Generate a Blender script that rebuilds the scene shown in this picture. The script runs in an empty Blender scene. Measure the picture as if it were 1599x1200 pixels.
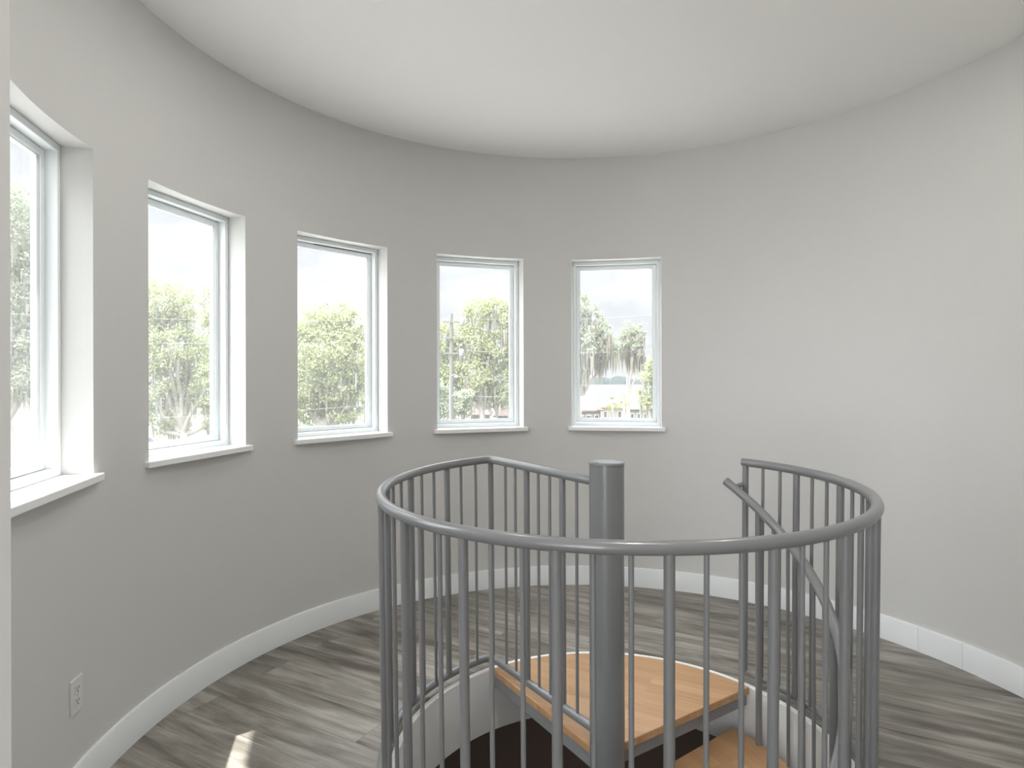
import bpy, math, random
from math import sin, cos, pi, radians as rad, sqrt, asin, atan2, hypot
from mathutils import Vector, Matrix
random.seed(7)
SC = bpy.context.scene
COL = SC.collection

# ------------------------------------------------------------------ frame of the photograph
F, CXP, CYP, EYE = 967.14, 799.5, 590.65, 1.4       # focal length in px of a 1599 px wide frame, horizon row, eye height
def at(px, py, Y):                                   # a point of the photograph at distance Y -> world
    return Vector(((px - CXP) / F * Y, Y, EYE - (py - CYP) / F * Y))

# ------------------------------------------------------------------ object helpers
def link(name, me, m, parent=None):
    o = bpy.data.objects.new(name, me)
    COL.objects.link(o)
    if m: me.materials.append(m)
    if parent: o.parent = parent
    return o
class MB:
    """collects verts / faces of ONE mesh object"""
    def __init__(s): s.v = []; s.f = []; s.mi = []
    def add(s, vs, fs, mi=0):
        b = len(s.v); s.v += [tuple(v) for v in vs]
        s.f += [tuple(b + i for i in f) for f in fs]; s.mi += [mi] * len(fs)
        return s
    def box(s, c, d, rz=0.0, mi=0):
        cx, cy, cz = c; x, y, z = d[0] / 2, d[1] / 2, d[2] / 2
        vs = []
        for sz in (-z, z):
            for sx, sy in ((-x, -y), (x, -y), (x, y), (-x, y)):
                vs.append((cx + sx * cos(rz) - sy * sin(rz), cy + sx * sin(rz) + sy * cos(rz), cz + sz))
        return s.add(vs, [(3, 2, 1, 0), (4, 5, 6, 7), (0, 1, 5, 4), (1, 2, 6, 5), (2, 3, 7, 6), (3, 0, 4, 7)], mi)
    def prism(s, poly, z0, z1, mi=0):                # poly counter-clockwise seen from above
        n = len(poly)
        vs = [(x, y, z0) for x, y in poly] + [(x, y, z1) for x, y in poly]
        fs = [tuple(reversed(range(n))), tuple(range(n, 2 * n))] + [(i, (i + 1) % n, n + (i + 1) % n, n + i) for i in range(n)]
        return s.add(vs, fs, mi)
    def tube(s, pts, r, n=12, caps=True, mi=0):
        pts = [Vector(p) for p in pts]; m = len(pts)
        rs = r if isinstance(r, (list, tuple)) else [r] * m
        tang = []
        for i in range(m):
            t = (pts[min(i + 1, m - 1)] - pts[max(i - 1, 0)]); tang.append(t.normalized())
        up = Vector((0, 0, 1)) if abs(tang[0].z) < .9 else Vector((1, 0, 0))
        nrm = tang[0].cross(up).normalized(); vs = []
        for i in range(m):
            nrm = (nrm - tang[i] * nrm.dot(tang[i])).normalized(); bi = tang[i].cross(nrm)
            for k in range(n):
                a = 2 * pi * k / n
                vs.append(pts[i] + (nrm * cos(a) + bi * sin(a)) * rs[i])
        fs = []
        for i in range(m - 1):
            for k in range(n):
                k2 = (k + 1) % n
                fs.append((i * n + k, i * n + k2, (i + 1) * n + k2, (i + 1) * n + k))
        if caps:
            fs.append(tuple(reversed(range(n)))); fs.append(tuple((m - 1) * n + k for k in range(n)))
        return s.add(vs, fs, mi)
    def lathe(s, c, prof, n=40, mi=0):               # prof: (r, z) list, axis z through c
        vs = []; m = len(prof)
        for r, z in prof:
            for k in range(n):
                a = 2 * pi * k / n; vs.append((c[0] + r * cos(a), c[1] + r * sin(a), c[2] + z))
        fs = []
        for i in range(m - 1):
            for k in range(n):
                k2 = (k + 1) % n; fs.append((i * n + k, i * n + k2, (i + 1) * n + k2, (i + 1) * n + k))
        if prof[0][0] > 0: fs.append(tuple(reversed(range(n))))
        if prof[-1][0] > 0: fs.append(tuple((m - 1) * n + k for k in range(n)))
        return s.add(vs, fs, mi)
    def build(s, name, m, parent=None, smooth=None, loc=None, bevel=0, mats=()):
        me = bpy.data.meshes.new(name)
        off = Vector(loc) if loc is not None else Vector((0, 0, 0))
        me.from_pydata([tuple(Vector(v) - off) for v in s.v], [], s.f); me.update()
        o = link(name, me, m, parent)
        for q in mats: me.materials.append(q)
        if mats: me.polygons.foreach_set('material_index', s.mi)
        if loc is not None: o.location = off
        if smooth is not None:
            me.shade_smooth(); me.set_sharp_from_angle(angle=rad(smooth))
        if bevel:
            b = o.modifiers.new('bevel', 'BEVEL'); b.width = bevel; b.segments = 2; b.limit_method = 'ANGLE'; b.angle_limit = rad(40)
        return o
def tag(o, label, cat, group=None, kind=None):
    o['label'] = label; o['category'] = cat
    if group: o['group'] = group
    if kind: o['kind'] = kind
    return o
def empty(name, loc, label=None, cat=None, group=None, kind=None):
    o = bpy.data.objects.new(name, None); COL.objects.link(o); o.location = loc; o.empty_display_size = .1
    if label: tag(o, label, cat, group, kind)
    return o
def under(o, parent):                                # parent keeping the world place (parents are never rotated)
    o.parent = parent; o.location = Vector(o.location) - Vector(parent.location)
    return o

# ------------------------------------------------------------------ materials
def mat(name):
    m = bpy.data.materials.new(name); m.use_nodes = True
    nt = m.node_tree; return m, nt, nt.nodes['Principled BSDF']
def paint(name, c, rough=.5, bump=0.0, bscale=300, metal=0.0, var=0.0, spec=.5, coat=0.0):
    m, nt, b = mat(name)
    b.inputs['Base Color'].default_value = (*c, 1); b.inputs['Roughness'].default_value = rough
    b.inputs['Metallic'].default_value = metal; b.inputs['Specular IOR Level'].default_value = spec
    b.inputs['Coat Weight'].default_value = coat
    tc = nt.nodes.new('ShaderNodeTexCoord')
    if bump:
        n = nt.nodes.new('ShaderNodeTexNoise'); n.inputs['Scale'].default_value = bscale; n.inputs['Detail'].default_value = 4
        bp = nt.nodes.new('ShaderNodeBump'); bp.inputs['Strength'].default_value = bump; bp.inputs['Distance'].default_value = .002
        nt.links.new(tc.outputs['Object'], n.inputs['Vector']); nt.links.new(n.outputs[0], bp.inputs['Height']); nt.links.new(bp.outputs[0], b.inputs['Normal'])
    if var:
        n2 = nt.nodes.new('ShaderNodeTexNoise'); n2.inputs['Scale'].default_value = 3; n2.inputs['Detail'].default_value = 3
        mx = nt.nodes.new('ShaderNodeMix'); mx.data_type = 'RGBA'
        mx.inputs[6].default_value = (*[x * (1 - var) for x in c], 1); mx.inputs[7].default_value = (*[min(1, x * (1 + var)) for x in c], 1)
        nt.links.new(tc.outputs['Object'], n2.inputs['Vector']); nt.links.new(n2.outputs[0], mx.inputs[0]); nt.links.new(mx.outputs[2], b.inputs['Base Color'])
    return m
M = {}
M['wall'] = paint('light grey wall paint', (.622, .622, .612), .75, .06, 220, var=.012)
M['ceiling'] = paint('ceiling paint', (.82, .812, .800), .85, .05, 180)
M['trim'] = paint('white trim paint', (.86, .87, .87), .38)
M['base'] = paint('baseboard paint', (.80, .825, .84), .45)
M['vinyl'] = paint('white window vinyl', (.84, .88, .895), .35)
M['gasket'] = paint('grey window gasket', (.35, .37, .38), .6)
M['steel'] = paint('grey enamelled steel', (.19, .194, .202), .30, .02, 500, var=.03, spec=.6, coat=.35)
M['steel_dark'] = paint('grey steel frame', (.24, .245, .25), .5)
M['plastic'] = paint('white outlet plastic', (.68, .68, .665), .4)
M['slot'] = paint('dark slot', (.03, .03, .03), .6)
M['outer'] = paint('outside stucco', (.75, .74, .72), .9, .2, 60)
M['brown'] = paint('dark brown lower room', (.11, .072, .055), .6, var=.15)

def wood_floor():
    m, nt, b = mat('grey oak vinyl planks'); N, L = nt.nodes, nt.links
    tc = N.new('ShaderNodeTexCoord'); mp = N.new('ShaderNodeMapping')
    mp.inputs['Rotation'].default_value = (0, 0, rad(28.6))
    L.new(tc.outputs['Object'], mp.inputs['Vector'])
    br = N.new('ShaderNodeTexBrick'); br.inputs['Scale'].default_value = 1
    br.inputs['Brick Width'].default_value = 1.22; br.inputs['Row Height'].default_value = .18
    br.inputs['Mortar Size'].default_value = .0008; br.inputs['Mortar Smooth'].default_value = 0.1; br.offset = .37
    br.inputs['Color1'].default_value = (0, 0, 0, 1); br.inputs['Color2'].default_value = (1, 1, 1, 1); br.inputs['Mortar'].default_value = (.5, .5, .5, 1)
    L.new(mp.outputs[0], br.inputs['Vector'])
    # each plank gets its own piece of grain
    add = N.new('ShaderNodeVectorMath'); add.operation = 'MULTIPLY_ADD'
    add.inputs[1].default_value = (7.3, 3.1, 5.7)
    L.new(br.outputs['Color'], add.inputs[0]); L.new(mp.outputs[0], add.inputs[2])
    st = N.new('ShaderNodeMapping'); st.inputs['Scale'].default_value = (.9, 9, 1); L.new(add.outputs[0], st.inputs['Vector'])
    n1 = N.new('ShaderNodeTexNoise'); n1.inputs['Scale'].default_value = 1.3; n1.inputs['Detail'].default_value = 8; n1.inputs['Roughness'].default_value = .62; n1.inputs['Distortion'].default_value = .6
    L.new(st.outputs[0], n1.inputs['Vector'])
    st2 = N.new('ShaderNodeMapping'); st2.inputs['Scale'].default_value = (3, 90, 1); L.new(add.outputs[0], st2.inputs['Vector'])
    n2 = N.new('ShaderNodeTexNoise'); n2.inputs['Scale'].default_value = 1.5; n2.inputs['Detail'].default_value = 5
    L.new(st2.outputs[0], n2.inputs['Vector'])
    st3 = N.new('ShaderNodeMapping'); st3.inputs['Scale'].default_value = (2.2, 6, 1); L.new(add.outputs[0], st3.inputs['Vector'])
    n3 = N.new('ShaderNodeTexNoise'); n3.inputs['Scale'].default_value = 1.1; n3.inputs['Detail'].default_value = 3; n3.inputs['Distortion'].default_value = 1.5
    L.new(st3.outputs[0], n3.inputs['Vector'])
    cr = N.new('ShaderNodeValToRGB'); e = cr.color_ramp.elements
    e[0].position = .32; e[0].color = (.085, .073, .060, 1); e[1].position = .67; e[1].color = (.37, .345, .31, 1)
    e2 = cr.color_ramp.elements.new(.5); e2.color = (.215, .198, .172, 1)
    mixa = N.new('ShaderNodeMath'); mixa.operation = 'MULTIPLY_ADD'; mixa.inputs[1].default_value = .22
    L.new(n2.outputs[0], mixa.inputs[0])
    sub = N.new('ShaderNodeMath'); sub.operation = 'SUBTRACT'; sub.inputs[1].default_value = .11
    L.new(n1.outputs[0], sub.inputs[0]); L.new(sub.outputs[0], mixa.inputs[2])
    m3 = N.new('ShaderNodeMath'); m3.operation = 'MULTIPLY_ADD'; m3.inputs[1].default_value = .35
    s3 = N.new('ShaderNodeMath'); s3.operation = 'SUBTRACT'; s3.inputs[1].default_value = .175
    L.new(n3.outputs[0], m3.inputs[0]); L.new(mixa.outputs[0], s3.inputs[0]); L.new(s3.outputs[0], m3.inputs[2])
    sepc = N.new('ShaderNodeSeparateColor'); L.new(br.outputs['Color'], sepc.inputs[0])
    pl = N.new('ShaderNodeMath'); pl.operation = 'MULTIPLY_ADD'; pl.inputs[1].default_value = .06
    s4 = N.new('ShaderNodeMath'); s4.operation = 'SUBTRACT'; s4.inputs[1].default_value = .03
    L.new(m3.outputs[0], s4.inputs[0]); L.new(sepc.outputs[0], pl.inputs[0]); L.new(s4.outputs[0], pl.inputs[2])
    L.new(pl.outputs[0], cr.inputs[0])
    mo = N.new('ShaderNodeMix'); mo.data_type = 'RGBA'; mo.inputs[7].default_value = (.085, .075, .062, 1)
    L.new(br.outputs['Fac'], mo.inputs[0]); L.new(cr.outputs[0], mo.inputs[6]); L.new(mo.outputs[2], b.inputs['Base Color'])
    b.inputs['Roughness'].default_value = .42; b.inputs['Specular IOR Level'].default_value = .45
    bp = N.new('ShaderNodeBump'); bp.inputs['Strength'].default_value = .12; bp.inputs['Distance'].default_value = .001
    L.new(n2.outputs[0], bp.inputs['Height']); L.new(bp.outputs[0], b.inputs['Normal'])
    return m
M['floor'] = wood_floor()
def butcher(name, rz, c0, c1, strip=.045):
    m, nt, b = mat(name); N, L = nt.nodes, nt.links
    tc = N.new('ShaderNodeTexCoord'); mp = N.new('ShaderNodeMapping'); mp.inputs['Rotation'].default_value = (0, 0, rz)
    L.new(tc.outputs['Object'], mp.inputs['Vector'])
    br = N.new('ShaderNodeTexBrick'); br.inputs['Scale'].default_value = 1; br.inputs['Brick Width'].default_value = 2.5; br.inputs['Row Height'].default_value = strip
    br.inputs['Mortar Size'].default_value = .0; br.offset = .4
    br.inputs['Color1'].default_value = (0, 0, 0, 1); br.inputs['Color2'].default_value = (1, 1, 1, 1)
    L.new(mp.outputs[0], br.inputs['Vector'])
    ad = N.new('ShaderNodeVectorMath'); ad.operation = 'MULTIPLY_ADD'; ad.inputs[1].default_value = (3.1, 5.2, 1.3)
    L.new(br.outputs['Color'], ad.inputs[0]); L.new(mp.outputs[0], ad.inputs[2])
    st = N.new('ShaderNodeMapping'); st.inputs['Scale'].default_value = (3, 45, 30); L.new(ad.outputs[0], st.inputs['Vector'])
    n = N.new('ShaderNodeTexNoise'); n.inputs['Scale'].default_value = 1.2; n.inputs['Detail'].default_value = 5; n.inputs['Distortion'].default_value = .5
    L.new(st.outputs[0], n.inputs['Vector'])
    sc = N.new('ShaderNodeSeparateColor'); L.new(br.outputs['Color'], sc.inputs[0])
    ma = N.new('ShaderNodeMath'); ma.operation = 'MULTIPLY_ADD'; ma.inputs[1].default_value = .35; ma.use_clamp = True
    mb = N.new('ShaderNodeMath'); mb.operation = 'MULTIPLY'; mb.inputs[1].default_value = .7
    L.new(n.outputs[0], mb.inputs[0]); L.new(sc.outputs[0], ma.inputs[0]); L.new(mb.outputs[0], ma.inputs[2])
    cr = N.new('ShaderNodeValToRGB'); cr.color_ramp.elements[0].position = .15; cr.color_ramp.elements[1].position = .85
    cr.color_ramp.elements[0].color = (*c0, 1); cr.color_ramp.elements[1].color = (*c1, 1)
    L.new(ma.outputs[0], cr.inputs[0]); L.new(cr.outputs[0], b.inputs['Base Color'])
    b.inputs['Roughness'].default_value = .45
    return m
WOOD0, WOOD1 = (.40, .22, .105), (.59, .37, .195)
M['oak'] = butcher('oak landing board', rad(28), WOOD0, WOOD1)

def glass():
    m, nt, b = mat('window glass'); N, L = nt.nodes, nt.links
    N.remove(b); out = N['Material Output']
    tr = N.new('ShaderNodeBsdfTransparent'); tr.inputs[0].default_value = (.955, .975, .965, 1)
    gl = N.new('ShaderNodeBsdfGlossy'); gl.inputs['Roughness'].default_value = .02
    fr = N.new('ShaderNodeFresnel'); fr.inputs['IOR'].default_value = 1.45
    veil = N.new('ShaderNodeBsdfTranslucent'); veil.inputs[0].default_value = (.93, .96, 1, 1)  # translucent haze mixed into the pane to wash out the view outside
    tc = N.new('ShaderNodeTexCoord'); nz = N.new('ShaderNodeTexNoise'); nz.inputs['Scale'].default_value = 3; nz.inputs['Detail'].default_value = 3
    L.new(tc.outputs['Object'], nz.inputs['Vector'])
    mr = N.new('ShaderNodeMapRange'); mr.inputs['From Min'].default_value = .3; mr.inputs['From Max'].default_value = .7
    mr.inputs['To Min'].default_value = VEIL * .9; mr.inputs['To Max'].default_value = VEIL * 1.1
    L.new(nz.outputs[0], mr.inputs[0])
    m1 = N.new('ShaderNodeMixShader'); L.new(mr.outputs[0], m1.inputs[0]); L.new(tr.outputs[0], m1.inputs[1]); L.new(veil.outputs[0], m1.inputs[2])
    m2 = N.new('ShaderNodeMixShader'); L.new(fr.outputs[0], m2.inputs[0]); L.new(m1.outputs[0], m2.inputs[1]); L.new(gl.outputs[0], m2.inputs[2])
    L.new(m2.outputs[0], out.inputs['Surface'])
    return m
VEIL = .06; LOWER_FILL_W = 5
M['glass'] = glass()
def lamp_lens(strength):
    m, nt, b = mat('lit lamp lens')
    b.inputs['Emission Color'].default_value = (1, .97, .92, 1); b.inputs['Emission Strength'].default_value = strength
    return m
M['lens'] = lamp_lens(6)
def leafy(name, cols, trans=.48):
    m, nt, b = mat(name); N, L = nt.nodes, nt.links
    N.remove(b); out = N['Material Output']
    g = N.new('ShaderNodeNewGeometry'); cr = N.new('ShaderNodeValToRGB'); el = cr.color_ramp.elements
    el[0].color = (*cols[0], 1); el[1].color = (*cols[-1], 1)
    for i, c in enumerate(cols[1:-1]):
        e = el.new((i + 1) / (len(cols) - 1)); e.color = (*c, 1)
    L.new(g.outputs['Random Per Island'], cr.inputs[0])
    d = N.new('ShaderNodeBsdfDiffuse'); t = N.new('ShaderNodeBsdfTranslucent'); mx = N.new('ShaderNodeMixShader'); mx.inputs[0].default_value = trans
    L.new(cr.outputs[0], d.inputs[0]); L.new(cr.outputs[0], t.inputs[0]); L.new(d.outputs[0], mx.inputs[1]); L.new(t.outputs[0], mx.inputs[2])
    L.new(mx.outputs[0], out.inputs['Surface']); return m
M['leaf'] = leafy('oak leaves', [(.22, .245, .145), (.30, .33, .19), (.36, .385, .22), (.43, .44, .27)])
M['leaf2'] = leafy('pale grey green leaves', [(.23, .255, .195), (.30, .33, .24), (.36, .385, .285)])
M['moss'] = leafy('hanging moss', [(.24, .24, .20), (.33, .32, .27), (.29, .26, .21)])
M['palm'] = leafy('palm fronds', [(.20, .22, .09), (.30, .28, .12)])
M['bark'] = paint('grey bark', (.33, .30, .27), .9, .5, 8, var=.2)
M['bounce_paving'] = paint('pale concrete', (.30, .296, .284), .9, var=.06)
M['grass'] = paint('lawn', (.070, .076, .052), .95, var=.25)
M['road'] = paint('pale asphalt', (.085, .085, .09), .9, var=.08)
M['lake'] = paint('lake water', (.045, .047, .056), .5, .1, .4, spec=.2)
M['far'] = leafy('far shore trees', [(.16, .19, .19), (.20, .23, .22)])
M['roof'] = paint('terracotta roof', (.066, .047, .041), .9, .5, 12, var=.1)
M['roof_grey'] = paint('grey shingle roof', (.058, .057, .056), .9, .5, 12, var=.1)
M['stucco'] = paint('cream stucco', (.28, .255, .22), .9)
M['stucco_pink'] = paint('tan stucco', (.27, .225, .19), .9)
M['winglass'] = paint('dark house window', (.07, .08, .09), .15)
M['pole'] = paint('weathered utility pole', (.11, .107, .10), .9, var=.15)
M['pole_white'] = paint('white lamp post', (.17, .17, .17), .6)
M['wire'] = paint('pale cable', (.26, .26, .25), .6)
M['car_dark'] = paint('dark car paint', (.05, .055, .06), .25)
M['car_white'] = paint('white car paint', (.2, .2, .2), .25)
M['car_red'] = paint('red car paint', (.35, .10, .09), .25)
M['tyre'] = paint('tyre rubber', (.03, .03, .03), .8)
M['screw'] = paint('screw head', (.5, .5, .48), .4)

# ------------------------------------------------------------------ the round room
RC = Vector((.4033, 2.3325))        # its centre
R, RO, CEIL = 1.8698, 2.05, 2.8902
SILL, HEAD, HALF = 1.070, 2.203, .2965
def P(ang, r):                       # ang: degrees clockwise from straight ahead, seen from above
    a = rad(ang); return (RC.x + r * sin(a), RC.y + r * cos(a))
WINC = [9.2, -19.13, -47.7, -76.1, -104.5]           # window centres
A0, A1 = -146.7, 166.5                                # the wall stops at the doorway behind the camera
dI, dO = math.degrees(asin(HALF / R)), math.degrees(asin(HALF / RO))
def wall_mesh():
    cols = []                                         # (inner angle, outer angle, in-window-right-after)
    wins = sorted(WINC); edges = [(A0, A0)]
    for w in wins: edges += [(w - dI, w - dO), (w + dI, w + dO)]
    edges.append((A1, A1)); hole = []
    for i in range(len(edges) - 1):
        (a, ao), (b, bo) = edges[i], edges[i + 1]; n = max(2, int((b - a) / 1.5))
        for k in range(n):
            t = k / n; cols.append((a + (b - a) * t, ao + (bo - ao) * t)); hole.append(i % 2 == 1)
    cols.append(edges[-1])
    zs = [0, SILL - .012, HEAD, CEIL]
    mb = MB(); idx = {}
    for i, (a, ao) in enumerate(cols):
        for j, z in enumerate(zs):
            for s in (0, 1):
                idx[i, j, s] = len(mb.v); mb.v.append((*P((a, ao)[s], (R, RO)[s]), z))
    q = lambda *k: (mb.f.append(tuple(idx[x] for x in k)), mb.mi.append(0))
    n = len(cols) - 1
    for i in range(n):
        for j in range(3):
            if hole[i] and j == 1: continue
            q((i, j, 0), (i, j + 1, 0), (i + 1, j + 1, 0), (i + 1, j, 0))
            q((i, j, 1), (i + 1, j, 1), (i + 1, j + 1, 1), (i, j + 1, 1))
        q((i, 3, 0), (i, 3, 1), (i + 1, 3, 1), (i + 1, 3, 0)); q((i, 0, 0), (i + 1, 0, 0), (i + 1, 0, 1), (i, 0, 1))
        if hole[i]:
            q((i, 1, 0), (i, 1, 1), (i + 1, 1, 1), (i + 1, 1, 0)); q((i, 2, 0), (i + 1, 2, 0), (i + 1, 2, 1), (i, 2, 1))
            if not hole[i - 1]: q((i, 1, 0), (i, 2, 0), (i, 2, 1), (i, 1, 1))
            if not hole[i + 1]: q((i + 1, 1, 0), (i + 1, 1, 1), (i + 1, 2, 1), (i + 1, 2, 0))
    for j in range(3):
        q((0, j, 0), (0, j, 1), (0, j + 1, 1), (0, j + 1, 0)); q((n, j, 0), (n, j + 1, 0), (n, j + 1, 1), (n, j, 1))
    return mb
w = wall_mesh().build('wall_back', M['wall'], smooth=35)
tag(w, 'light grey curved wall of the round room with a row of windows', 'wall', kind='structure')

# floor and ceiling reach through the doorway into the hall behind the camera
HX0, HX1, HY0 = -2.6, 3.4, -3.4
def outline(ang):
    dx, dy = sin(rad(ang)), cos(rad(ang)); r = RO
    if abs(ang) > 128:
        ts = [(HY0 - RC.y) / dy]
        ts.append(((HX0 if dx < 0 else HX1) - RC.x) / dx if abs(dx) > 1e-6 else 99)
        r = max(RO, min(t for t in ts if t > 0))
    return r
STEP = [-180 + 2 * k for k in range(180)]
WELL = Vector((.3975, 2.3238)); WR = .828             # stair well (white fascia inside radius)
FB = .022                                             # fascia thickness
mb = MB(); n = len(STEP)
ring_in = [(WELL.x + (WR + FB) * sin(rad(a)), WELL.y + (WR + FB) * cos(rad(a))) for a in STEP]
ring_out = [P(a, outline(a)) for a in STEP]
for z in (0, -.28):
    mb.v += [(*p, z) for p in ring_in]; mb.v += [(*p, z) for p in ring_out]
for i in range(n):
    j = (i + 1) % n
    for f in ((i, n + i, n + j, j), (2 * n + i, 2 * n + j, 3 * n + j, 3 * n + i), (n + i, 3 * n + i, 3 * n + j, n + j), (i, j, 2 * n + j, 2 * n + i)):
        mb.f.append(f); mb.mi.append(0)
fl = mb.build('floor', M['floor'])
tag(fl, 'grey brown wood plank floor around the stair well', 'floor', kind='structure')
mb = MB(); mb.prism([ring_out[i] for i in reversed(range(n))], CEIL, CEIL + .2)
tag(mb.build('ceiling', M['ceiling']), 'smooth pale ceiling of the round room', 'ceiling', kind='structure')
# unseen eaves added over the windows, sized to trim the sun patch
ER, EZ = 2.566, 3.20
mb = MB(); roofpoly = [P(a, max(ER, outline(a))) for a in reversed(STEP)]
mb.prism(roofpoly, EZ, EZ + .12); mb.lathe((RC.x, RC.y, CEIL + .2), [(1.9, -.01), (1.9, .2)], 48)
tag(mb.build('roof', M['outer']), 'unseen overhanging eaves added above the windows to shape the sun patch', 'roof', kind='structure')
# hall behind the camera (out of view): two side walls, open to the daylight at the back
mb = MB(); mb.box((HX0 - .08, (HY0 + .9) / 2, CEIL / 2), (.16, .9 - HY0, CEIL)); tag(mb.build('wall_left', M['wall']), 'plain side wall of the hall behind the doorway', 'wall', kind='structure')
mb = MB(); mb.box((HX1 + .08, (HY0 + .9) / 2, CEIL / 2), (.16, .9 - HY0, CEIL)); tag(mb.build('wall_right', M['wall']), 'plain side wall of the hall on the right', 'wall', kind='structure')

mb = MB(); mb.box(((HX1 - .9) / 2, HY0 - .08, CEIL / 2), (HX1 + .9, .16, CEIL)); tag(mb.build('wall_rear', M['wall']), 'plain rear wall of the hall behind the doorway', 'wall', kind='structure')
# baseboard, with two butt joints on the right
mb = MB(); joints = [A0, 63.6, 70.2, A1]
for a, b in zip(joints[:-1], joints[1:]):
    a += .03; b -= .03; k = max(2, int((b - a) / 1.5))
    prof = [(R + .004, 0), (R - .014, 0), (R - .014, .118), (R - .010, .126), (R + .004, .126)]
    base = len(mb.v)
    for i in range(k + 1):
        t = a + (b - a) * i / k
        for r, z in prof: mb.v.append((*P(t, r), z))
    m_ = len(prof)
    for i in range(k):
        for q in range(m_):
            q2 = (q + 1) % m_; mb.f.append((base + i * m_ + q, base + i * m_ + q2, base + (i + 1) * m_ + q2, base + (i + 1) * m_ + q)); mb.mi.append(0)
    mb.f.append(tuple(base + q for q in reversed(range(m_)))); mb.mi.append(0)
    mb.f.append(tuple(base + k * m_ + q for q in range(m_))); mb.mi.append(0)
tag(mb.build('baseboard_back', M['base'], smooth=30), 'tall white baseboard along the curved wall', 'baseboard', kind='structure')

# ------------------------------------------------------------------ windows
def window(i, c, label):
    a = rad(c); n = Vector((sin(a), cos(a))); t = Vector((cos(a), -sin(a)))
    B = RC + n * sqrt(R * R - HALF * HALF)            # middle of the opening's chord
    W = lambda s, d: tuple(B + t * s + n * d)         # s along the wall, d outwards
    root = empty('window_%d' % i, (B.x, B.y, SILL), label, 'window', kind='structure')
    def frame(name, m, s0, z0, z1, wid, d0, d1, top=None, bev=.003):
        mb = MB(); top = top or wid
        for sa, sb, za, zb in ((-s0, -s0 + wid, z0, z1), (s0 - wid, s0, z0, z1), (-s0 + wid, s0 - wid, z0, z0 + top), (-s0 + wid, s0 - wid, z1 - top, z1)):
            vs = [(*W(s, d), z) for z in (za, zb) for s, d in ((sa, d0), (sb, d0), (sb, d1), (sa, d1))]
            mb.add(vs, [(0, 1, 2, 3), (7, 6, 5, 4), (0, 4, 5, 1), (1, 5, 6, 2), (2, 6, 7, 3), (3, 7, 4, 0)])
        return mb
    e = .0006
    o = frame('window_frame', M['vinyl'], HALF - e, SILL, HEAD - e, .021, .098, .176, .024).build('window_frame', M['vinyl'], loc=root.location, bevel=.002); under(o, root)
    o = frame('sash', M['vinyl'], HALF - .0225, SILL + .0255, HEAD - .0265, .0255, .136, .168).build('sash', M['vinyl'], loc=root.location, bevel=.003); under(o, root)
    s = HALF - .0225 - .0255
    o2 = frame('gasket', M['gasket'], s + .0006, SILL + .0255 + .0249, HEAD - .0265 - .0249, .0022, .1405, .149).build('gasket', M['gasket'], loc=root.location); under(o2, root)
    mb = MB(); z0, z1 = SILL + .0255 + .025, HEAD - .0265 - .025
    vs = [(*W(q, d), z) for d in (.150, .154) for q, z in ((-s, z0), (s, z0), (s, z1), (-s, z1))]
    mb.add(vs, [(0, 1, 2, 3)])
    o = mb.build('pane', M['glass'], loc=root.location); under(o, root)
    if i == 3:                                        # the head gasket shows as a black line over this sash
        vs = [(*W(q, d), z) for z in (HEAD - .0285, HEAD - .0248) for q, d in ((-.12, .1325), (HALF - .023, .1325), (HALF - .023, .1365), (-.12, .1365))]
        o = MB().add(vs, [(3, 2, 1, 0), (4, 5, 6, 7), (0, 1, 5, 4), (1, 2, 6, 5), (2, 3, 7, 6), (3, 0, 4, 7)]).build('weatherstrip', M['slot'], loc=root.location); under(o, root)
    mb = MB()
    poly = [W(-HALF - .022, -.028), W(HALF + .022, -.028), W(HALF + .022, .0), W(HALF - .0005, .0), W(HALF - .0005, .1), W(-HALF + .0005, .1), W(-HALF + .0005, .0), W(-HALF - .022, .0)]
    mb.prism(poly, SILL - .026, SILL)
    if True:
        ar = sum(poly[k][0] * poly[(k + 1) % 8][1] - poly[(k + 1) % 8][0] * poly[k][1] for k in range(8))
        if ar < 0: mb = MB(); mb.prism(list(reversed(poly)), SILL - .026, SILL)
    o = mb.build('window_sill', M['trim'], loc=root.location, bevel=.003); under(o, root)
WL = ['white framed window furthest along the curved wall looking to the lake', 'white window looking out on the utility pole and two roofs',
      'white window filled by the round dome of one oak', 'tall white window with the mossy tree trunk behind it',
      'white window nearest the doorway with sun falling on its deep sill']
for i, (c, l) in enumerate(zip(WINC, WL)): window(i + 1, c, l)

# ------------------------------------------------------------------ well fascia and lower storey
mb = MB(); N_ = 120
for i in range(N_):
    a = 2 * pi * i / N_
    for r, z in ((WR, -.30), (WR, -.006), (WR + .004, -.002), (WR + FB - .001, -.002), (WR + FB - .001, -.30)):
        mb.v.append((WELL.x + r * sin(a), WELL.y + r * cos(a), z))
for i in range(N_):
    j = (i + 1) % N_
    for q in range(5): mb.f.append((i * 5 + q, i * 5 + (q + 1) % 5, j * 5 + (q + 1) % 5, j * 5 + q)); mb.mi.append(0)
tag(mb.build('trim_1', M['trim'], smooth=30), 'white curved fascia lining the round stair well', 'trim', kind='structure')
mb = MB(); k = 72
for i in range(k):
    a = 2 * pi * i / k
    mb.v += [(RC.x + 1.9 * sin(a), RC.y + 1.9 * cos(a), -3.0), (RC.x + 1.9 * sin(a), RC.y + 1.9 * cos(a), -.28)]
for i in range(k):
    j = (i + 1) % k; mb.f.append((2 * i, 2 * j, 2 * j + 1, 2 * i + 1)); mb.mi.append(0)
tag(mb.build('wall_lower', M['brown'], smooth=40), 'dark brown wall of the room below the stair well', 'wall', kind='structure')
mb = MB(); mb.prism([(RC.x + 1.95 * cos(2 * pi * i / 48), RC.y + 1.95 * sin(2 * pi * i / 48)) for i in range(48)], -3.1, -3.0)
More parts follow.
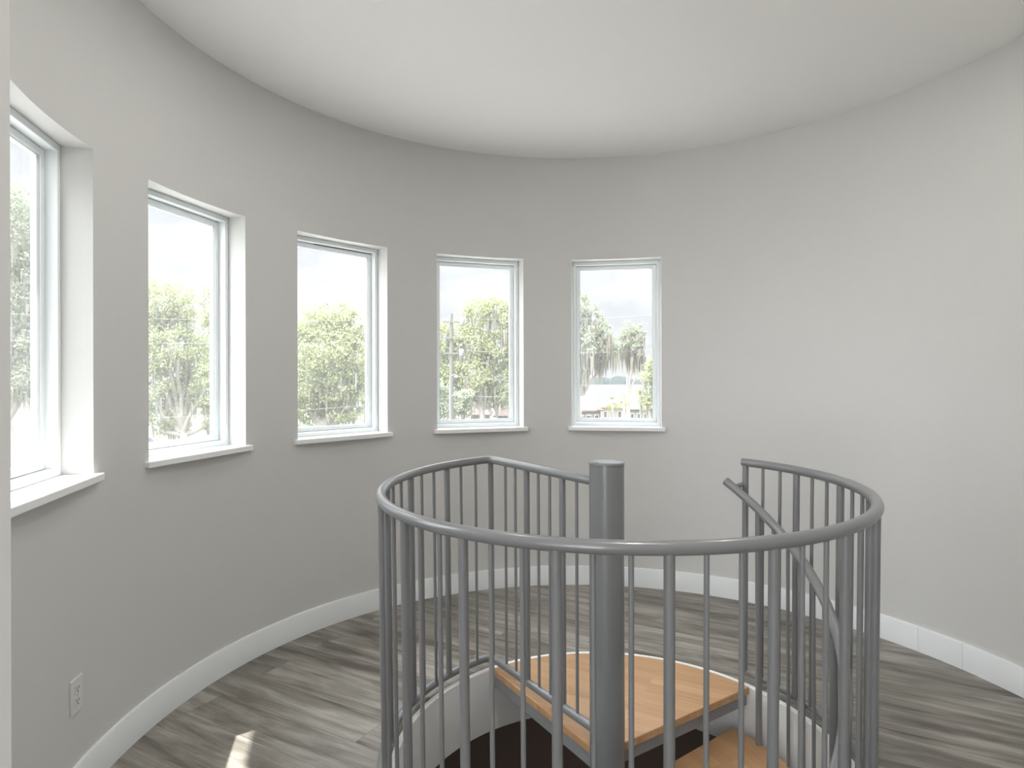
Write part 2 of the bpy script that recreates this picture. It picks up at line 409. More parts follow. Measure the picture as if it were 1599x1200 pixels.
tag(mb.build('floor_lower', M['brown']), 'dark brown floor at the bottom of the stair well', 'floor', kind='structure')

# ------------------------------------------------------------------ guard railing round the well
G = Vector((.3775, 2.3138)); GR = .850; RT = .0182    # ring centre, radius, tube radius
PC = Vector((.353, 2.318)); PR = .0652                # stair pole
def GP(ang, r=GR): return Vector((G.x + r * sin(rad(ang)), G.y + r * cos(rad(ang))))
def ztop(p): return 1.0034 + .0101 * (p.y - G.y) * .75 + .0117 * (p.x - G.x) * .75
def zbot(p): return .052 + .016 * (p.x - G.x)
ANG_S, ANG_E = -34.6, -307.3                          # from the corner, anticlockwise, to the landing's open side
corner = GP(ANG_S); radial = (corner - PC).normalized()
def rail_path(zf):
    pts = []; stub = .048
    a = PC + radial * (PR - .006)
    L = (corner - a).length; c0 = corner - radial * stub
    pts.append(a)
    m = 10
    for i in range(1, m): pts.append(a + (c0 - a) * (i / m))
    dang = math.degrees(stub / GR); c1 = GP(ANG_S - dang)
    for i in range(9):                                # rounded corner
        t = i / 8; pts.append(c0 * (1 - t) ** 2 + corner * 2 * t * (1 - t) + c1 * t * t)
    k = 96; a1 = ANG_S - dang
    for i in range(1, k + 1): pts.append(GP(a1 + (ANG_E - a1) * i / k))
    return [(p.x, p.y, zf(p)) for p in pts]
guard = empty('guard_railing', (G.x, G.y, 0), 'round grey steel guard railing with upright bars around the stair well', 'railing')
def gp(mb, name, m=None, sm=50): return under(mb.build(name, m or M['steel'], smooth=sm, loc=guard.location), guard)
top = rail_path(ztop); topmb = MB().tube(top, RT, 20); gp(topmb, 'top_rail')
gp(MB().tube(rail_path(zbot), RT * .98, 18), 'bottom_rail')
BT, Bt = .0136, .0068
def baluster(px, py, thick, lean=0):
    p = Vector((px, py)); r = BT if thick else Bt
    q = G + (p - G) * (1 - lean)
    gp(MB().tube([(q.x, q.y, zbot(p) + RT * .35), (p.x, p.y, ztop(p) - RT * .35)], r, 14 if thick else 10), 'baluster')
for i in range(46):
    ang = ANG_S + (ANG_E + .9 - ANG_S) * i / 45
    near = .5 - .5 * cos(rad(ang))
    p = GP(ang); baluster(p.x, p.y, i % 3 == 0, .014)
for px, th in ((788.8, 0), (804, 0), (821.9, 1), (840, 0), (857.8, 0), (877.5, 1), (899.8, 0)):
    u = (px - CXP) / F; s = (u * PC.y - PC.x) / (radial.x - u * radial.y)
    p = PC + radial * s; baluster(p.x, p.y, th, .01)
L_ = bpy.data.lights.new('lower_fill', 'POINT'); L_.energy = LOWER_FILL_W; L_.shadow_soft_size = .2; L_.color = (1, .93, .85)  # added fill without a fixture, lifts the dark storey below
lo = bpy.data.objects.new('lower_fill', L_); COL.objects.link(lo); lo.location = (.5, 2.95, -1.7)
for ang in (-143.3, -161.5, -179.6, -197.8):       # feet under the bottom rail
    p = GP(ang); gp(MB().lathe((p.x, p.y, 0), [(.03, 0), (.03, .005), (.011, .007), (.011, zbot(p))], 16), 'foot', sm=40)

# ------------------------------------------------------------------ spiral staircase
stair = empty('spiral_staircase', (PC.x, PC.y, -3.0), 'grey spiral staircase with oak treads winding down around a steel pole', 'staircase')
def sp(mb, name, m=None, sm=50, parent=stair, bevel=0):
    o = mb.build(name, m or M['steel'], smooth=sm, loc=stair.location, bevel=bevel)
    if parent is stair: return under(o, stair)
    o.parent = parent; o.location = (0, 0, 0); return o
pole = sp(MB().lathe((PC.x, PC.y, 0), [(PR + .03, -3.0), (PR + .03, -2.99), (PR, -2.985), (PR, 1.075)], 48), 'center_pole')
sp(MB().lathe((PC.x, PC.y, 0), [(PR - .001, 1.075), (PR + .0015, 1.076), (PR + .0015, 1.083), (PR - .003, 1.0855)], 48), 'pole_cap')
def sector(a0, a1, r0, r1, z0, z1, c=PC, push0=0.0, push1=0.0, k=28, cout=None):
    cout = cout or c; a, b = rad(a0), rad(a1)
    out = [(cout.x + r1 * sin(a + (b - a) * i / k), cout.y + r1 * cos(a + (b - a) * i / k)) for i in range(k + 1)]
    inn = [(c.x + r0 * sin(a + (b - a) * i / 8), c.y + r0 * cos(a + (b - a) * i / 8)) for i in range(9)]
    n0 = Vector((-cos(a), sin(a))) * push0; n1 = Vector((cos(b), -sin(b))) * push1
    out[0] = tuple(Vector(out[0]) + n0); inn[0] = tuple(Vector(inn[0]) + n0); out[-1] = tuple(Vector(out[-1]) + n1); inn[-1] = tuple(Vector(inn[-1]) + n1)
    poly = out[::-1] + inn                             # counter-clockwise from above
    ar = sum(poly[i][0] * poly[(i + 1) % len(poly)][1] - poly[(i + 1) % len(poly)][0] * poly[i][1] for i in range(len(poly)))
    if ar < 0: poly.reverse()
    return MB().prism(poly, z0, z1)
TR = .816
ld = sp(sector(-34.6, 55.1, PR - .01, TR, -.028, .004, push0=.034, cout=WELL), 'landing', M['oak'], sm=25, bevel=.003)
sp(sector(-34.6, 55.1, PR - .01, TR - .006, -.080, -.0285, push0=.030, push1=-.012, cout=WELL), 'landing_frame', M['steel_dark'], sm=25, parent=ld, bevel=.002)
RISE, TURN = .183, 22.9
for i in range(1, 6):
    a0 = 57.3 + TURN * (i - 1) - 4; a1 = 57.3 + TURN * i + 1; z = .004 - RISE * i
    om = butcher('oak tread board', rad(90 - (a0 + a1) / 2 + 180), WOOD0, WOOD1)
    om.node_tree.nodes['Mapping'].inputs['Rotation'].default_value = (0, 0, rad((a0 + a1) / 2))
    td = sp(sector(a0, a1, PR - .01, .795, z - .034, z, k=12), 'tread', om, sm=25, bevel=.003)
    sp(sector(a0, a1, PR - .01, .789, z - .085, z - .0345, push0=-.01, push1=-.012, k=12), 'tread_frame', M['steel_dark'], sm=25, parent=td, bevel=.002)
# handrail
HR, HT = .765, .0185
def hz(a): return .930 - .0080 * (a - 50.5)
def HPt(a, dz=0): p = GP(a, HR); return (p.x, p.y, hz(a) + dz)
sp(MB().tube([HPt(50.3 + 2.5 * i) for i in range(54)], HT, 18), 'handrail')
for i in range(22):
    a = 62.8 + 6.13 * i; th = i % 3 == 0
    z1 = hz(a); ti = max(1, math.ceil((a + .5 - 57.3) / TURN)); z0 = .004 - RISE * ti
    if th: z0 -= RISE * .55
    p = GP(a, HR)
    sp(MB().tube([(p.x, p.y, z0), (p.x, p.y, z1)], BT if th else Bt * 1.05, 12), 'baluster')
pe = GP(53.1); a = 53.0; b_ = GP(a, HR)
sp(MB().tube([(b_.x, b_.y, hz(a)), (pe.x, pe.y, hz(a) + .004)], .0105, 10), 'rail_bracket')
pa = GP(62.8, HR); pb = GP(63.2)
sp(MB().tube([(pa.x, pa.y, .058), (pb.x, pb.y, zbot(pb))], .0105, 10), 'post_bracket')

# ------------------------------------------------------------------ outlet on the left wall
def outlet():
    c = -98.85; zc = .356; a = rad(c); n = Vector((sin(a), cos(a))); t = Vector((cos(a), -sin(a))); B = RC + n * R
    W = lambda s, d, z: (*(B + t * s - n * d), zc + z)
    root = empty('wall_outlet', (B.x, B.y, zc), 'white double wall outlet low on the curved wall above the baseboard', 'outlet')
    def blk(mb, s0, s1, z0, z1, d0, d1):
        vs = [W(s, d, z) for z in (z0, z1) for s, d in ((s0, d0), (s1, d0), (s1, d1), (s0, d1))]
        return mb.add(vs, [(0, 1, 2, 3), (7, 6, 5, 4), (0, 4, 5, 1), (1, 5, 6, 2), (2, 6, 7, 3), (3, 7, 4, 0)])
    put = lambda mb, nm, m, par=None, bev=0: (under(mb.build(nm, m, loc=root.location, bevel=bev), root) if par is None else None)
    pl = blk(MB(), -.037, .037, -.058, .058, -.002, .006).build('cover_plate', M['plastic'], loc=root.location, bevel=.003); under(pl, root)
    for z in (.0205, -.0205):
        so = blk(MB(), -.016, .016, z - .0145, z + .0145, .005, .008).build('socket', M['plastic'], loc=root.location, bevel=.003); under(so, root)
        mb = MB()
        blk(mb, -.0078, -.0048, z - .001, z + .0085, .0078, .0083); blk(mb, .0048, .0076, z + .0005, z + .008, .0078, .0083); blk(mb, -.0026, .0026, z - .0105, z - .005, .0078, .0083)
        sl = mb.build('slots', M['slot'], loc=root.location); sl.parent = so; sl.location = (0, 0, 0)
    for z in (0, ):
        s = blk(MB(), -.003, .003, z - .003, z + .003, .0058, .0068).build('screw', M['screw'], loc=root.location); under(s, root)
outlet()

# ------------------------------------------------------------------ ceiling lights
def downlight(x, y, label, w=None):
    root = empty('recessed_light', (x, y, CEIL), label, 'ceiling light')
    o = MB().lathe((x, y, CEIL), [(.072, .002), (.095, .002), (.095, -.003), (.09, -.006), (.074, -.006), (.072, .002)], 40).build('trim_ring', M['trim'], smooth=40, loc=root.location); under(o, root)
    o = MB().lathe((x, y, CEIL), [(.001, -.004), (.072, -.004)], 32).build('lens', M['lens'], loc=root.location); under(o, root)
    for f in o.data.polygons: pass
    L = bpy.data.lights.new('downlight', 'AREA'); L.shape = 'DISK'; L.size = .14; L.energy = w or LAMP_W; L.color = (1, .96, .91)
    lo = bpy.data.objects.new('downlight_lamp', L); COL.objects.link(lo); lo.parent = root; lo.location = (0, 0, -.012)
LAMP_W = 6
HALL_FILL_W = 12
downlight(-.545, 2.352, 'round white recessed light in the ceiling at the top of the photo', 2.5)
downlight(1.35, 2.2, 'round recessed light added out of view above the right part of the railing as fill', 3)  # extra fixture out of view, added to fill the right wall
downlight(.40, 1.2, 'round recessed light added out of view above the doorway side of the room as fill', 8)  # another unseen fixture, added to brighten floor and lower walls
for x, y, wt in ((-1.55, -.9, .7), (-.75, -1.5, 1.5)):
    L = bpy.data.lights.new('hall_fill', 'POINT'); L.energy = HALL_FILL_W * wt; L.shadow_soft_size = .25; L.color = (1, .985, .96)  # unseen fill added behind the camera to brighten the round room
    lo = bpy.data.objects.new('hall_fill', L); COL.objects.link(lo); lo.location = (x, y, .85)

# ------------------------------------------------------------------ outdoors
GZ = -6.6
mb = MB(); mb.prism([(-150, -40), (150, -40), (150, 170), (-150, 170)], GZ - .5, GZ)
tag(mb.build('ground', M['grass']), 'pale lawn far below the windows', 'ground', kind='structure')
mb = MB(); mb.prism([(RC.x + 26 * cos(2 * pi * i / 40), RC.y + 26 * sin(2 * pi * i / 40)) for i in range(40)], GZ + .02, GZ + .12)  # unseen yard, added to bounce daylight up to ceiling and reveals
tag(mb.build('bounce_yard', M['bounce_paving']), 'unseen pale concrete yard added below the tower to bounce light', 'bounce_paving', kind='structure')
mb = MB(); mb.prism([(-150, 62), (-28, 66), (60, 78), (60, 85), (-28, 73), (-150, 69)], GZ + .01, GZ + .06)
mb.prism([(-60, 25), (-50, 25), (-34, 66), (-42, 66)], GZ + .01, GZ + .055)
tag(mb.build('road', M['road']), 'pale street passing under the oaks', 'road', kind='structure')
mb = MB(); mb.prism([(-700, 165), (900, 165), (900, 860), (-700, 860)], GZ - 1.5, GZ - .9)
tag(mb.build('lake', M['lake']), 'pale lake seen between the hanging moss', 'water', kind='structure')

def blob_dirs(n):
    for _ in range(n):
        z = random.uniform(-1, 1); a = random.uniform(0, 2 * pi); r = sqrt(1 - z * z); yield Vector((r * cos(a), r * sin(a), z))
def leaf_quad(mb, p, size, flat=.3, mi=0):
    d = Vector((random.gauss(0, 1), random.gauss(0, 1), random.gauss(0, 1) * .6)).normalized()
    u = d.cross(Vector((random.gauss(0, 1), random.gauss(0, 1), random.gauss(0, 1)))).normalized(); v = d.cross(u)
    a, b = size * random.uniform(.6, 1.3), size * random.uniform(.35, .8)
    mb.add([p - u * a, p - v * b, p + u * a, p + v * b], [(0, 1, 2, 3)], mi)
def tree(name, label, Y, lobes, base_px, leaf='leaf', moss=.4, size=.26, dens=1.0, trunk_r=.45, group='oaks beyond the windows'):
    base = at(base_px, 600, Y); base.z = GZ
    root = empty(name, base, label, 'tree', group)
    size /= 1.75; cr, ms, tk = MB(), MB(), MB(); k = Y / F; cen = []
    for (px, py, rx, ry) in lobes:
        c = at(px, py, Y + random.uniform(-.4, .4) * rx * k); rxm, rzm = rx * k, ry * k; cen.append((c, rxm, rzm))
        n = int(dens * 26 * (rxm * rzm) / (size * size) / 2.6); ncl = max(6, n // 34)
        for d in blob_dirs(ncl):
            rr = random.uniform(.62, 1.0); q = c + Vector((d.x * rxm * rr, d.y * rxm * .8 * rr, d.z * rzm * rr)); cs = min(rxm, rzm) * random.uniform(.14, .26)
            for _ in range(n // ncl):
                o = Vector((random.gauss(0, 1), random.gauss(0, 1), random.gauss(0, .75))) * cs
                leaf_quad(cr, q + o, size)
        for _ in range(int(moss * n * .03)):
            a = random.uniform(0, 2 * pi); rr = sqrt(random.random()); q = c + Vector((cos(a) * rxm * rr, sin(a) * rxm * .8 * rr, random.uniform(-.8, .1) * rzm))
            l = random.uniform(.6, 2.4) * (Y / 60); wd = random.uniform(.05, .14) * (Y / 60); tx, ty = cos(a * 3) * wd, sin(a * 3) * wd
            ms.add([q + Vector((-tx, -ty, 0)), q + Vector((tx, ty, 0)), q + Vector((tx * .7, ty * .7, -l * .6)), q + Vector((0, 0, -l)), q + Vector((-tx * .8, -ty * .8, -l * .5))], [(0, 1, 2, 3, 4)])
    mean = sum((c for c, _, _ in cen), Vector()) / len(cen)
    fork = base + (Vector((mean.x, mean.y, mean.z)) - base) * .42; fork.x = base.x + (mean.x - base.x) * .3; fork.y = base.y
    mid = (base + fork) / 2 + Vector((.3, 0, 0))
    tk.tube([base - Vector((0, 0, .3)), base + Vector((0, 0, .4)), mid, fork], [trunk_r * 1.5, trunk_r * 1.1, trunk_r * .9, trunk_r * .75], 10)
    for c, a_, b_ in cen:
        m1 = fork + (c - fork) * .5 + Vector((random.uniform(-.6, .6), random.uniform(-.6, .6), -.5))
        tk.tube([fork - Vector((0, 0, .3)), m1, c, c + Vector((random.uniform(-1, 1) * a_ * .5, 0, b_ * .5))], [trunk_r * .55, trunk_r * .36, trunk_r * .2, .05], 8)
    for m_, nm, mt in ((cr, 'foliage', leaf), (ms, 'hanging_moss', 'moss'), (tk, 'trunk', 'bark')):
        if m_.v:
            o = under(m_.build(nm, M[mt], loc=base, smooth=60 if nm == 'trunk' else None), root)
            if nm == 'hanging_moss': o['kind'] = 'stuff'
    return root
tree('oak_tree', 'tall hazy oak beyond the window nearest the doorway', 40, [(18, 350, 48, 66), (-30, 420, 60, 80), (40, 430, 36, 60), (8, 500, 55, 55), (-50, 330, 50, 70), (48, 520, 25, 50), (0, 590, 50, 40), (44, 590, 26, 34)], 10, 'leaf2', .9, .19)
tree('oak_tree', 'broad mossy oak with a pale forked trunk in the second window from the doorway', 52, [(242, 472, 34, 40), (285, 478, 24, 40), (222, 520, 40, 45), (268, 540, 36, 36), (305, 560, 26, 40), (238, 600, 36, 36), (285, 612, 34, 26), (320, 610, 22, 40), (250, 655, 24, 22), (276, 660, 20, 24), (330, 660, 14, 24)], 290, 'leaf', .7, .23)
tree('oak_tree', 'bushy oak at the right side of the second window from the doorway', 62, [(336, 480, 26, 38), (352, 540, 36, 50), (330, 600, 22, 50), (385, 510, 38, 50), (400, 590, 45, 50)], 365, 'leaf', .5, .26)
tree('oak_tree', 'round domed oak filling the middle window', 58, [(488, 502, 26, 30), (525, 494, 28, 26), (552, 508, 20, 28), (464, 545, 30, 44), (512, 548, 44, 40), (550, 560, 24, 42), (478, 600, 34, 36), (526, 604, 40, 30), (560, 618, 16, 26), (478, 640, 24, 22), (535, 642, 26, 20), (506, 628, 20, 22), (462, 620, 20, 30)], 512, 'leaf', .5, .25)
tree('oak_tree', 'thin pale tree at the right edge of the middle window', 78, [(584, 545, 20, 42), (606, 520, 30, 40), (578, 600, 14, 34), (612, 590, 34, 50), (576, 640, 14, 20)], 572, 'leaf2', 1.2, .3)
tree('oak_tree', 'large lumpy oak behind the utility pole', 76, [(692, 530, 20, 28), (716, 520, 18, 24), (746, 487, 22, 25), (776, 484, 20, 22), (800, 500, 22, 32), (735, 540, 32, 36), (778, 548, 30, 36), (698, 580, 22, 36), (740, 590, 30, 26), (782, 596, 26, 24), (818, 550, 30, 60), (712, 600, 26, 34), (748, 615, 30, 20), (786, 622, 22, 16), (682, 570, 14, 40)], 752, 'leaf', .9, .30)
tree('oak_tree', 'low bushy tree at the foot of the utility pole', 66, [(692, 630, 22, 24), (716, 632, 18, 22), (676, 615, 20, 30), (730, 622, 14, 18)], 700, 'leaf2', .3, .28, trunk_r=.25)
tree('oak_tree', 'tall ragged oak draped in moss beside the lake', 84, [(908, 486, 15, 28), (926, 500, 17, 24), (944, 520, 14, 18), (912, 538, 22, 24), (950, 545, 17, 20), (884, 510, 24, 50), (928, 556, 22, 20), (905, 580, 16, 20), (892, 600, 16, 20)], 898, 'leaf2', 2.2, .3)
tree('oak_tree', 'slender mossy oak standing in front of the lake', 88, [(984, 522, 13, 20), (999, 520, 10, 16), (972, 540, 12, 16), (992, 545, 14, 18), (1002, 556, 8, 14)], 976, 'leaf2', 3.2, .28, trunk_r=.3)
tree('oak_tree', 'bright green tree at the right edge of the lake window', 72, [(1018, 592, 15, 34), (1036, 580, 22, 40), (1008, 618, 14, 18), (1026, 628, 18, 18)], 1022, 'leaf', .5, .28, trunk_r=.3)

def palm(label, px, py, Y, h):
    c = at(px, py, Y); base = Vector((c.x, c.y, GZ)); root = empty('palm_tree', base, label, 'palm', 'palms by the lake')
    tk = MB().tube([base - Vector((0, 0, .2)), base + Vector((.15, 0, (c.z - GZ) * .5)), c], [.24, .18, .16], 8)
    fr = MB()
    for k in range(26):
        a = 2 * pi * k / 26 * 2.4; el = random.uniform(-.5, 1.1); d = Vector((cos(a) * cos(el), sin(a) * cos(el), sin(el))); s = Vector((-sin(a), cos(a), 0)); l = h * random.uniform(.8, 1.1)
        for m_ in range(7):
            t = (m_ - 3) * .16; tip = c + d * l * (1 - abs(t) * .5) + s * t * l - Vector((0, 0, .35 * l * (1 - sin(el)))); root_p = c + d * l * .35
            fr.add([root_p + s * .03, tip, root_p - s * .03], [(0, 1, 2)])
    under(tk.build('trunk', M['bark'], loc=base, smooth=60), root); under(fr.build('fronds', M['palm'], loc=base), root)
palm('larger palm to the left, near the roof in the lake window', 956, 630, 84, 1.9)
palm('middle palm with yellowish fronds beside the slender oak', 974, 628, 79, 1.8)
palm('low palm in the bottom right corner of the lake window', 1014, 640, 80, 1.6)

def house(name, label, px0, px1, eave_y, ridge_y, Y, depth, roofm, wallm, nwin, overhang=.5, hip=.35):
    a, b = at(px0, eave_y, Y), at(px1, eave_y, Y); ze = a.z; zr = at(px0, ridge_y, Y).z
    x0, x1 = a.x, b.x; root = empty(name, ((x0 + x1) / 2, Y, GZ), label, 'house', 'houses below the trees'); loc = root.location
    w = MB().box(((x0 + x1) / 2, Y + depth / 2, (GZ + ze) / 2), (x1 - x0 - 2 * overhang, depth - 2 * overhang, ze - GZ))
    under(w.build('walls', wallm, loc=loc), root)
    hx = (x1 - x0) * hip; ym = Y + depth / 2; t = .15
    vs = [(x0, Y, ze), (x1, Y, ze), (x1, Y + depth, ze), (x0, Y + depth, ze), (x0 + hx, ym, zr), (x1 - hx, ym, zr), (x0, Y, ze - t), (x1, Y, ze - t), (x1, Y + depth, ze - t), (x0, Y + depth, ze - t)]
    r = MB().add(vs, [(0, 1, 5, 4), (1, 2, 5), (2, 3, 4, 5), (3, 0, 4), (6, 7, 1, 0), (7, 8, 2, 1), (8, 9, 3, 2), (9, 6, 0, 3), (9, 8, 7, 6)])
    under(r.build('roof', roofm, loc=loc), root)
    wdt = (x1 - x0 - 2 * overhang) / nwin
    for k in range(nwin):
        cx = x0 + overhang + wdt * (k + .5)
        o = under(MB().box((cx, Y + overhang - .02, ze - 1.35), (wdt * .5, .1, 1.3)).build('window', M['trim'], loc=loc), root)
        p = MB().box((cx, Y + overhang - .08, ze - 1.35), (wdt * .42, .04, 1.15)).build('pane', M['winglass'], loc=loc); p.parent = o; p.location = (0, 0, 0)
house('house', 'cream house with a pale terracotta hip roof right of the utility pole', 729, 767, 648, 630, 92, 9, M['roof'], M['stucco'], 3)
house('house', 'house with the brown roof at the right edge of the utility pole window', 770, 812, 650, 630, 81, 10, M['roof'], M['stucco'], 3, hip=.45)
house('house', 'tan house under a wide terracotta roof at the left of the lake window', 868, 944, 641, 622, 90, 11, M['roof'], M['stucco_pink'], 5)
house('house', 'small grey roofed building between the palms and the terracotta roof', 936, 1000, 637, 626, 118, 9, M['roof_grey'], M['stucco'], 5)
house('house', 'low pale building behind the palms at the right', 978, 1040, 640, 630, 106, 8, M['roof_grey'], M['stucco'], 5)

def car(label, px, Y, m, rz=0):
    p = at(px, 600, Y); root = empty('car', (p.x, Y, GZ), label, 'car', 'cars parked outside'); loc = root.location; z = GZ
    def prof(pts, w): # side profile extruded
        vs = [(loc.x + x, loc.y + s * w / 2, z + h) for s in (-1, 1) for x, h in pts]; n = len(pts)
        return MB().add(vs, [tuple(range(n)), tuple(reversed(range(n, 2 * n)))] + [(i, n + i, n + (i + 1) % n, (i + 1) % n) for i in range(n)])
    under(prof([(-2.2, .35), (2.2, .35), (2.25, .75), (1.4, .92), (-1.9, .95), (-2.25, .8)], 1.75).build('body', m, loc=loc, bevel=.05), root)
    under(prof([(-1.8, .94), (1.1, .92), (.5, 1.45), (-1.2, 1.48)], 1.55).build('cabin', M['winglass'], loc=loc, bevel=.04), root)
    under(prof([(.45, 1.44), (.4, 1.5), (-1.15, 1.53), (-1.2, 1.47)], 1.5).build('roof', m, loc=loc), root)
    for x in (-1.35, 1.4):
        for s in (-1, 1):
            w = MB().tube([(loc.x + x, loc.y + s * .68, z + .33), (loc.x + x, loc.y + s * .9, z + .33)], .33, 16)
            under(w.build('wheel', M['tyre'], loc=loc, smooth=40), root)
car('dark car parked below the domed oak', 508, 74, M['car_dark'])
car('white car parked right of the dark car', 536, 69, M['car_white'])
car('red car parked below the low palm', 1008, 77, M['car_red'])
car('white car at the left under the hanging moss', 234, 70, M['car_white'])

def pole_thing():
    Y = 48; top = at(705, 490, Y); root = empty('utility_pole', (top.x, Y, GZ), 'tall grey utility pole with three cross arms and transformers', 'utility pole'); loc = root.location
    under(MB().tube([(top.x, Y, GZ - .2), (top.x, Y, top.z)], [.2, .13], 12).build('post', M['pole'], loc=loc, smooth=50), root)
    for py, hw in ((503, .75), (528, .6), (552, .75)):
        z = at(705, py, Y).z
        arm = under(MB().box((top.x + .1, Y - .15, z), (hw * 2, .1, .12)).build('cross_arm', M['pole'], loc=loc), root)
        for s in (-.85, .85):
            i_ = MB().lathe((top.x + .1 + s * hw, Y - .15, z + .06), [(.03, 0), (.06, .05), (.03, .1), (.06, .15), (.02, .2)], 10).build('insulator', M['pole_white'], loc=loc); i_.parent = arm; i_.location = (0, 0, 0)
    for py, dx in ((505, .85), (553, .8)):
        p = at(705, py, Y); under(MB().lathe((top.x + dx, Y - .1, p.z - .2), [(.16, 0), (.19, .05), (.19, .5), (.15, .56), (.02, .58)], 14).build('transformer', M['pole_white'], loc=loc, smooth=40), root)
    Y2 = 46; q = at(703, 586, Y2); root2 = empty('street_lamp', (q.x, Y2, GZ), 'thin white lamp post with curved arms in front of the utility pole', 'street lamp'); loc2 = root2.location
    under(MB().tube([(q.x, Y2, GZ - .2), (q.x, Y2, q.z)], [.1, .07], 10).build('post', M['pole_white'], loc=loc2, smooth=50), root2)
    for py, ex in ((586, .45), (617, .75)):
        p = at(703, py, Y2)
        arm = under(MB().tube([(q.x, Y2, p.z - .15), (q.x + ex * .4, Y2, p.z), (q.x + ex, Y2, p.z + .02)], .035, 8).build('arm', M['pole_white'], loc=loc2, smooth=50), root2)
        h = MB().lathe((q.x + ex, Y2, p.z - .16), [(.16, 0), (.13, .08), (.05, .16), (.02, .19)], 12).build('lamp_head', M['pole_white'], loc=loc2, smooth=40); h.parent = arm; h.location = (0, 0, 0)
pole_thing()
def wire(label, p0, p1, sag, r=.013):
    a, b = Vector(p0), Vector(p1); pts = [a + (b - a) * (i / 16) - Vector((0, 0, sag * 4 * (i / 16) * (1 - i / 16))) for i in range(17)]
    tag(MB().tube(pts, r, 6).build('overhead_cable', M['wire'], loc=tuple(a), smooth=60), label, 'cable', 'cables strung past the windows')
for lab, y0, y1, sag in (('topmost pale cable running right from the utility pole', 497, 486, .4), ('cable leaving the utility pole level with its middle arm', 546, 540, .5),
                         ('cable sloping down to the right from the lamp post top', 586, 606, .3), ('lowest cable crossing above the terracotta roofs', 618, 617, .2)):
    wire(lab, at(706, y0, 48), at(1080, y1, 56), sag)
for lab, y0, y1 in (('upper cable stretched across the three left windows', 485, 498), ('middle cable stretched across the three left windows', 527, 530), ('lower cable stretched across the three left windows', 660, 622)):
    wire(lab, at(-60, y0, 34), at(703, y1, 48), .3, .009)

mb = MB(); x = -620
while x < 900:
    y = 835 + random.uniform(-12, 12); h = random.uniform(6.5, 11.5); wd = random.uniform(8, 16)
    vs = []
    for k in range(9):
        a = pi * k / 8; vs.append((x - wd * cos(a), y, GZ - 1 + h * sin(a) ** .6))
    vs2 = [(vx, vy + 8, vz) for vx, vy, vz in vs]
    mb.add(vs + vs2, [tuple(range(9)), tuple(reversed(range(9, 18)))] + [(k, 9 + k, 10 + k, k + 1) for k in range(8)])
    x += wd * .9
tag(mb.build('treeline', M['far']), 'hazy dark treeline on the far shore of the lake', 'treeline', kind='stuff')

# ------------------------------------------------------------------ light and sky
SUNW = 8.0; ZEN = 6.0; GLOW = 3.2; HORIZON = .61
S = bpy.data.lights.new('sun', 'SUN'); S.energy = SUNW; S.angle = rad(.55); S.color = (1, .965, .91)
so = bpy.data.objects.new('sun', S); COL.objects.link(so)
el = rad(68.0); hd = Vector((.81, .58)).normalized()  # the way the light travels on the ground
d = Vector((hd.x * cos(el), hd.y * cos(el), -sin(el)))
so.rotation_euler = d.to_track_quat('-Z', 'Y').to_euler()
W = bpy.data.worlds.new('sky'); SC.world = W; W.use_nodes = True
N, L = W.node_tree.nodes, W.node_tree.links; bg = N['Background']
tc = N.new('ShaderNodeTexCoord'); mp = N.new('ShaderNodeMapping'); mp.inputs['Scale'].default_value = (3.2, 3.2, 7.5); mp.inputs['Location'].default_value = (.3, .1, .2)
nz = N.new('ShaderNodeTexNoise'); nz.inputs['Scale'].default_value = 1.6; nz.inputs['Detail'].default_value = 7; nz.inputs['Roughness'].default_value = .55
cr = N.new('ShaderNodeValToRGB'); e = cr.color_ramp.elements
e[0].position = .40; e[0].color = (.80, .815, .86, 1); e[1].position = .57; e[1].color = (1.04, 1.06, 1.09, 1)
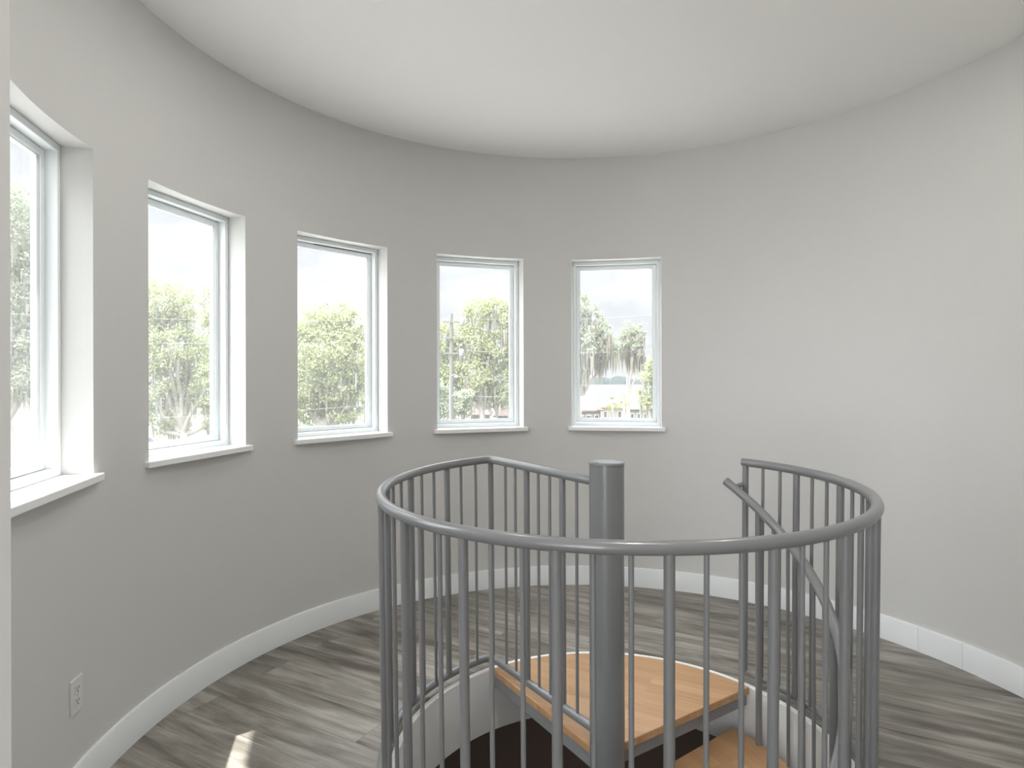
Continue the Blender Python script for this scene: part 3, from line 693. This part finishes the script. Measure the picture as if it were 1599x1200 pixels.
L.new(tc.outputs['Generated'], mp.inputs['Vector']); L.new(mp.outputs[0], nz.inputs['Vector']); L.new(nz.outputs[0], cr.inputs[0]); L.new(cr.outputs[0], bg.inputs['Color'])
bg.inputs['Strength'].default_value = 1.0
# sky boosted high up and towards the sun, out of view, as room fill
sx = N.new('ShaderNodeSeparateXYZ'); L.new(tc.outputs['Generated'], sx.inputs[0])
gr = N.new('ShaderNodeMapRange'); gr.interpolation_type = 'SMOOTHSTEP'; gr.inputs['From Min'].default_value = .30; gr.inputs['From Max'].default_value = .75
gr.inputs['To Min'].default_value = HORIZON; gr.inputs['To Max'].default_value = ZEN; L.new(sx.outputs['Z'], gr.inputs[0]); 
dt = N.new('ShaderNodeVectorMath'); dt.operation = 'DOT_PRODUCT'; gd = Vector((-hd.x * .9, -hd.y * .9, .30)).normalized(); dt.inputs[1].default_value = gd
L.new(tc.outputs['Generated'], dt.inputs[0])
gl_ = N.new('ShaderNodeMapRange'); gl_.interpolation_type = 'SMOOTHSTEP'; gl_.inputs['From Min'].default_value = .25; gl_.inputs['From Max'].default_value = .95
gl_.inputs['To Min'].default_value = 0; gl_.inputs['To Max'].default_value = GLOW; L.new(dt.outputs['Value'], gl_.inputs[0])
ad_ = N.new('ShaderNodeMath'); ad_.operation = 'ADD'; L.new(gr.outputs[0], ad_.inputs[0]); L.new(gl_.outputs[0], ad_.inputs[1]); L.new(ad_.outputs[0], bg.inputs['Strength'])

# ------------------------------------------------------------------ camera
cam = bpy.data.cameras.new('camera'); cam.sensor_width = 36; cam.lens = 36 * F / 1599; cam.shift_y = -(600 - CYP) / 1599
cam.clip_start = .02; cam.clip_end = 3000
co = bpy.data.objects.new('camera', cam); COL.objects.link(co); co.location = (0, 0, EYE); co.rotation_euler = (rad(90), .0024, 0)
SC.camera = co
SC.view_settings.view_transform = 'Standard'; SC.view_settings.look = 'None'; SC.view_settings.gamma = 1; SC.view_settings.exposure = 0.72
SC.view_settings.use_curve_mapping = False
try:
    SC.cycles.use_denoising = True; SC.cycles.max_bounces = 14; SC.cycles.diffuse_bounces = 8; SC.cycles.transparent_max_bounces = 16
except Exception: pass
